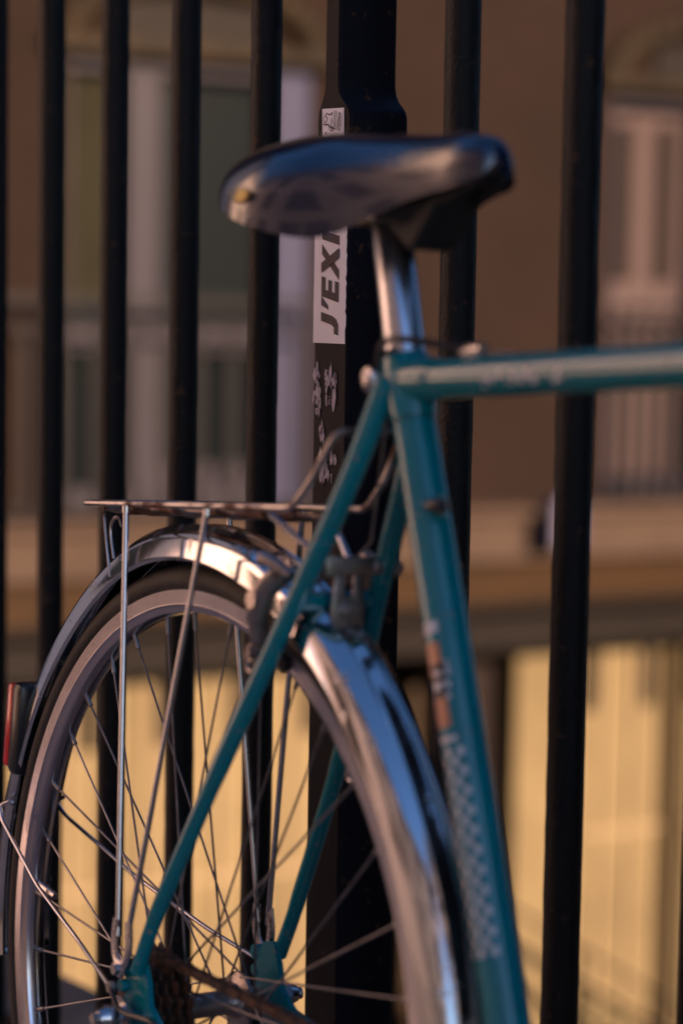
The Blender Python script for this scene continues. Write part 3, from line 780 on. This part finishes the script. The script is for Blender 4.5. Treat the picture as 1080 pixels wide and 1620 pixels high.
# ---- axle nuts
for s_ in (-1, 1):
    an = MB(); an.tube([(0, s_ * .060, 0), (0, s_ * .0895, 0)], .0046, 14, nrm=(1, 0, 0))
    an.tube([(0, s_ * .0632, 0), (0, s_ * .0650, 0)], .0125, 22, nrm=(1, 0, 0)); an.tube([(0, s_ * .0652, 0), (0, s_ * .0665, 0)], .0145, 22, nrm=(1, 0, 0))
    an.tube([(0, s_ * .0667, 0), (0, s_ * .0775, 0)], .0098, 6, nrm=(1, 0, 0)); an.tube([(0, s_ * .0777, 0), (0, s_ * .0850, 0)], [.0088, .0062], 20, nrm=(1, 0, 0))
    part(an, 'axle_nut', 'bolt', ang=25)
    en = MB(); en.tube([(-.010, s_ * .0645, .033), (-.010, s_ * .0680, .033)], .0046, 6); en.tube([(-.010, s_ * .0672, .020), (-.010, s_ * .0715, .020)], .0046, 6)
    part(en, 'eyelet_bolt', 'bolt', ang=25)

# ---- seat post, saddle, clamp
sdp = (Vector((.2500, 0, .560)) - CS).normalized() * -1
sp_ = MB(); sp_.tube([CS + sdp * .02, CS - sdp * .1095, CS - sdp * .1125, CS - sdp * .128], [.0133, .0133, .0112, .0110], 40)
part(sp_, 'seat_post', 'post_alloy')
bd = MB(); bd.tube([CS + Vector((-.019, -.020, .002)), CS + Vector((-.019, -.017, .002)), CS + Vector((-.019, -.0165, .002)), CS + Vector((-.019, -.011, .002))], [.0060, .0078, .0078, .0070], 18)
bd.sphere(CS + Vector((-.019, -.0165, -.001)), .0076, 14, (1, .75, 1)); part(bd, 'binder_bolt', 'bolt')
SDL = MB(); secs = [ # x, half width, z top, z side-bottom, power
    (.1085, .016, .617, .609, 1), (.1115, .038, .6245, .605, 1), (.121, .057, .630, .599, 1), (.139, .0695, .6345, .5895, 1), (.164, .0755, .637, .578, 1), (.189, .0745, .637, .5695, 1), (.214, .0665, .6355, .5625, 1),
    (.238, .0535, .6325, .5590, 1), (.262, .0425, .6290, .5645, 1), (.286, .0340, .6255, .5720, 1), (.308, .0280, .6230, .5785, 1), (.328, .0240, .6215, .582, 1), (.345, .0215, .6200, .5835, 1), (.358, .0180, .6165, .586, 1), (.3660, .0125, .611, .590, 1), (.3695, .005, .604, .598, 1)]
nn = 28; vs = []; fs = []
def lerp_secs(S_, k):
    out = []
    for i in range(len(S_) - 1):
        p0 = S_[max(i - 1, 0)]; p1 = S_[i]; p2 = S_[i + 1]; p3 = S_[min(i + 2, len(S_) - 1)]
        for j in range(k):
            t = j / k; out.append(tuple(.5 * ((2 * b_) + (-a_ + c_) * t + (2 * a_ - 5 * b_ + 4 * c_ - d_) * t * t + (-a_ + 3 * b_ - 3 * c_ + d_) * t ** 3) for a_, b_, c_, d_ in zip(p0, p1, p2, p3)))
    out.append(S_[-1]); return out
LS = lerp_secs(secs, 3)
for (x, hw, zt, zb, pw) in LS:
    for j in range(nn + 1):
        a = pi * j / nn; cy = cos(a); y = -hw * (abs(cy) ** .86) * (1 if cy > 0 else -1)
        zz = zb + (zt - zb) * (sin(a) ** .92)
        flare = 1 + .0 * (zt - zz); vs.append((x, y, zz))
    for (yy, dz) in ((.90, .0015), (.55, .012), (0, .016), (-.55, .012), (-.90, .0015)):
        vs.append((x, hw * yy, zb + dz * min(1, hw / .06)))
kk = nn + 6
for i in range(len(LS) - 1):
    for j in range(kk): fs.append((i * kk + j, i * kk + (j + 1) % kk, (i + 1) * kk + (j + 1) % kk, (i + 1) * kk + j))
fs.append(tuple(range(kk - 1, -1, -1))); fs.append(tuple((len(LS) - 1) * kk + j for j in range(kk)))
SDL.add(vs, fs); SO = part(SDL, 'saddle', 'leather', ang=50)
rl = MB()
for s_ in (-1, 1):
    rl.tube(smooth_path([(.135, s_ * .040, .606), (.165, s_ * .030, .590), (.20, s_ * .0215, .577), (.27, s_ * .0205, .574), (.33, s_ * .012, .580), (.365, s_ * .006, .592)], 6), .0035, 10)
part(rl, 'saddle_rail', 'rubber', SO)
cl = MB(); c0 = CS - sdp * .113
cl.tube([c0 + Vector((0, -.026, .004)), c0 + Vector((0, .026, .004))], .0125, 20); cl.tube([c0 + Vector((0, -.033, .004)), c0 + Vector((0, .033, .004))], .006, 12)
cl.box(c0 + Vector((.010, 0, .004)), (.062, .046, .022)); part(cl, 'saddle_clamp', 'rubber', SO, bevel=.002)
fl_ = MB(); fl_.prism([(.268, .590), (.262, .572), (.292, .549), (.300, .553), (.322, .576), (.335, .590)], lambda x, y, h: (x, -.017 + h, y), .034); part(fl_, 'nose_bracket', 'rubber', SO, bevel=.003)
bg = MB(); bg.sphere((.1780, -.0742, .5905), .0095, 16, (1.25, .20, .62)); part(bg, 'gold_oval', 'gold', SO)  # flat golden oval on the saddle's rear flank

# ---- mudguards
def guard(cx, cz, a0, a1, nm):
    g = MB(); prof = []
    prof += [(.3400, -.0230), (.3415, -.0243), (.3560, -.0236)]
    for k in range(9):
        a = radians(155 - k * 16.3); y = cos(a)
        prof.append((.3565 + .0085 * sin(a), -.0225 * (-y) ))
    prof += [(.3560, .0236), (.3415, .0243), (.3400, .0230)]
    # fluted crown
    crown = [(.3400, -.0232), (.3412, -.0244), (.3425, -.0240), (.3545, -.0232), (.3582, -.0212), (.3610, -.0180), (.3640, -.0130), (.3652, -.0112), (.3664, -.0095), (.3652, -.0078), (.3648, -.0040), (.3650, 0), (.3648, .0040), (.3652, .0078), (.3664, .0095), (.3652, .0112), (.3640, .0130), (.3610, .0180), (.3582, .0212), (.3545, .0232), (.3425, .0240), (.3412, .0244), (.3400, .0232)]
    innr = [(r - .0011, y * .955) for r, y in crown[::-1]]
    crown_ = crown + innr
    g.ring(crown_, 200, radians(a0), radians(a1), c=(cx, 0, cz))
    def sst(t): t = max(0, min(1, t)); return t * t * (3 - 2 * t)
    nv = []
    for (x, y, z) in g.v:      # the guard sits a little askew: near side in front, far side behind
        th = math.degrees(atan2(z - cz, x - cx)) % 360
        dy = -.004 + .010 * sst((th - 35) / 110) if th < 250 else -.004
        k = 1 - .021 * sst((th - 98) / 34) if th < 250 else 1
        nv.append((cx + (x - cx) * k, y + dy, cz + (z - cz) * k))
    g.v = nv
    return part(g, nm, 'chrome', ang=48)
RG = guard(-.001, .000, -8, 184, 'mudguard')
FG = guard(1.005, 0, 30, 200, 'mudguard')
# mudguard stays : hooked round the guard's end, down to each dropout
for s_ in (-1, 1):
    sy = MB(); sy.tube(rounded([(-.300, s_ * .0255, .118), (-.318, s_ * .027, .112), (-.306, s_ * .030, .101), (-.198, s_ * .045, .063), (-.092, s_ * .0565, .037), (-.012, s_ * .0695, .020)], .012), .0017, 10)
    part(sy, 'mudguard_stay', 'stay_steel')
gc = MB(); gc.tube(smooth_path([(-.006, -.071, .018), (.012, -.071, .006), (.058, -.066, .004), (.10, -.060, -.03), (.09, -.062, -.085), (.03, -.072, -.075)], 8), .0021, 10); part(gc, 'gear_cable', 'cable')

# ---- tail lamp / reflector
tl = MB(); 
aa = radians(151); cx_, cz_ = .368 * cos(aa), .368 * sin(aa)
rot = Matrix.Rotation(radians(8), 3, 'Y')
tl.box((-.3040, 0, .180), (.020, .044, .082), rot); TL = part(tl, 'tail_lamp', 'lamp_case', bevel=.006)
ln_ = MB(); ln_.box((-.3205, 0, .182), (.012, .040, .074), rot); part(ln_, 'lens', 'lens', TL, bevel=.003)

# ---- rack
rk = MB(); zr_ = .381
rk.tube(rounded([(.150, .030, zr_), (-.126, .043, zr_ - .001), (-.126, -.043, zr_ - .001), (.176, -.030, zr_ + .001), (.199, -.029, .401), (.226, -.026, .434), (.226, .026, .434), (.200, .029, .401), (.176, .030, zr_), (.150, .030, zr_)], .009), .0026, 12)
RKO = part(rk, 'rear_rack', 'rack_steel')
rr_ = MB()
rr_.tube(rounded([(.150, .012, zr_ - .006), (-.100, .016, zr_ - .005), (-.100, -.016, zr_ - .005), (.150, -.012, zr_ - .006)], .008), .0024, 10)
for x in (-.092, -.046, .014, .074, .135):
    hw = .043 - (x + .126) * .013 / .3
    rr_.tube([(x, -hw, zr_ - .0035), (x, -hw * .6, zr_ - .0075), (x, hw * .6, zr_ - .0075), (x, hw, zr_ - .0035)], .0023, 8)
part(rr_, 'cross_wires', 'rack_rust', RKO)
for s_ in (-1, 1):
    for (xt, yt, xb, yb) in ((-.046, .0445, -.0172, .0605), (.074, .0400, -.0022, .0605)):
        lg_ = MB(); lg_.tube([(xt, s_ * yt, .3775), (xb, s_ * yb, .056)], .0022, 12)
        lg_.tube([(xt, s_ * yt, .379), (xt, s_ * yt, .374)], .0030, 10)
        part(lg_, 'rack_leg', 'stay_steel')if False else part(lg_, 'leg', 'stay_steel', RKO)
    # pressed fork at the foot: a U joining the two legs
    ft = MB(); ft.tube(smooth_path([(-.0195, s_ * .0605, .069), (-.0215, s_ * .0610, .052), (-.0180, s_ * .0615, .040), (-.0098, s_ * .0620, .0350), (-.0018, s_ * .0615, .040), (.0018, s_ * .0610, .052), (.0002, s_ * .0605, .069)], 5), .0046, 14, sx=.55, nrm=(0, 1, 0))
    ft.sphere((-.0100, s_ * .0620, .0325), .0072, 14, (1, .45, 1)); part(ft, 'foot', 'bolt', RKO)
stt = MB(); stt.tube([(.140, -.026, .3765), (.176, -.012, .352), (.196, -.006, .338)], .0025, 10); stt.tube([(.150, .014, .376), (.182, .006, .360), (.203, .003, .340)], .0025, 10)
part(stt, 'strut', 'stay_steel', RKO)
cp = MB(); cp.tube(smooth_path([(-.115, -.030, .376), (-.106, -.031, .345), (-.100, -.031, .322)], 5), .0013, 8)
cp.tube(smooth_path([(-.112, -.022, .336), (-.118, -.022, .358), (-.112, -.022, .368), (-.104, -.022, .368), (-.098, -.022, .362)], 5), .0013, 8); part(cp, 'spring_wire', 'rack_steel', RKO)

# ---- rear brake: centre mount plate with yoke, arms, shoes
cb_ = MB()
cb_.tube([(.178, 0, .318), (.206, 0, .3125)], .0045, 12); cb_.tube([(.203, 0, .3125), (.209, 0, .3115)], .0072, 6)
cb_.prism([(-.013, .300), (.011, .300), (.013, .312), (.009, .342), (.004, .342), (.0035, .322), (-.0035, .322), (-.004, .342), (-.010, .342), (-.014, .314)], lambda x, y, h: (.2005 + h, x, y), .0032)
cb_.prism([(-.020, .336), (.026, .338), (.026, .349), (-.020, .350)], lambda x, y, h: (.1965 + h, x, y), .009)
cb_.tube([(.202, .020, .343), (.203, .038, .341)], [.0062, .0050], 12); cb_.sphere((.203, .037, .341), .0062, 10)
CB = part(cb_, 'brake', 'alloy_dirty', bevel=.0005)
for s_ in (-1, 1):
    arm = MB(); k_ = s_
    arm.tube(smooth_path([(.178, k_ * .010, .334), (.171, k_ * .030, .336), (.158, k_ * .0385, .326), (.147, k_ * .0385, .308), (.141, k_ * .034, .292), (.137, k_ * .030, .279)], 5), [.006] * 6 + [.0085] * 6 + [.0090] * 5 + [.007] * 5 + [.006] * 4, 14, sx=.62, nrm=(0, 1, 0))
    arm.tube([(.150, k_ * .047, .318), (.150, k_ * .033, .318)], .0062, 14)
    arm.tube([(.186, k_ * .036, .336), (.168, k_ * .041, .345), (.158, k_ * .042, .347)], [.003, .0048, .0058], 12)
    ao = part(arm, 'brake_arm', 'alloy_dirty', CB)
    sh_ = MB(); Rm = Matrix.Rotation(radians(27 ), 3, 'Y'); sh_.box((.1335, k_ * .0165, .2800), (.040, .0075, .010), Rm); part(sh_, 'brake_shoe', 'rubber', ao, bevel=.0015)
    so_ = MB(); so_.tube([(.1335, k_ * .040, .2800), (.1335, k_ * .020, .2800)], .0042, 12); so_.tube([(.1335, k_ * .036, .2800), (.1335, k_ * .031, .2800)], .0072, 6)
    so_.tube([(.131 + .006 * cos(a), k_ * .034, .272 + .006 * sin(a)) for a in [2 * pi * q_ / 12 for q_ in range(12)]], .0022, 8, closed=True); part(so_, 'shoe_bolt', 'alloy_dirty', ao)

# ---- brake cable: along the top tube, over a stop, round the seat lug, down to the brake
bc = MB(); bc.tube(smooth_path([(.345, -.002, .4845), (.326, -.010, .487), (.303, -.0205, .4915), (.283, -.0235, .4920), (.264, -.018, .4870), (.2475, -.008, .474), (.2440, -.002, .462), (.2425, .002, .440)], 8), .0024, 12)
part(bc, 'brake_cable', 'cable')
bs = MB(); bs.tube([(.336, -.002, .4838), (.356, -.002, .4838)], .0042, 12); bs.tube([(.346, -.002, .476), (.346, -.002, .484)], .0035, 8); part(bs, 'cable_stop', 'bolt', FRO)
wr = MB(); wr.tube([(.356, -.002, .4838), (.40, .009, .478), (.74, .009, .478)], .0007, 8); wr.tube([(.2425, .002, .440), (.214, .010, .360), (.205, .006, .350)], .0009, 8); part(wr, 'brake_wire', 'spoke')
ey = MB(); ey.tube([(.1556 + .0052 * cos(a), .034, .1937 + .0052 * sin(a)) for a in [2 * pi * q_ / 14 for q_ in range(14)]], .0016, 8, closed=True); part(ey, 'cable_guide', 'bolt', FRO)
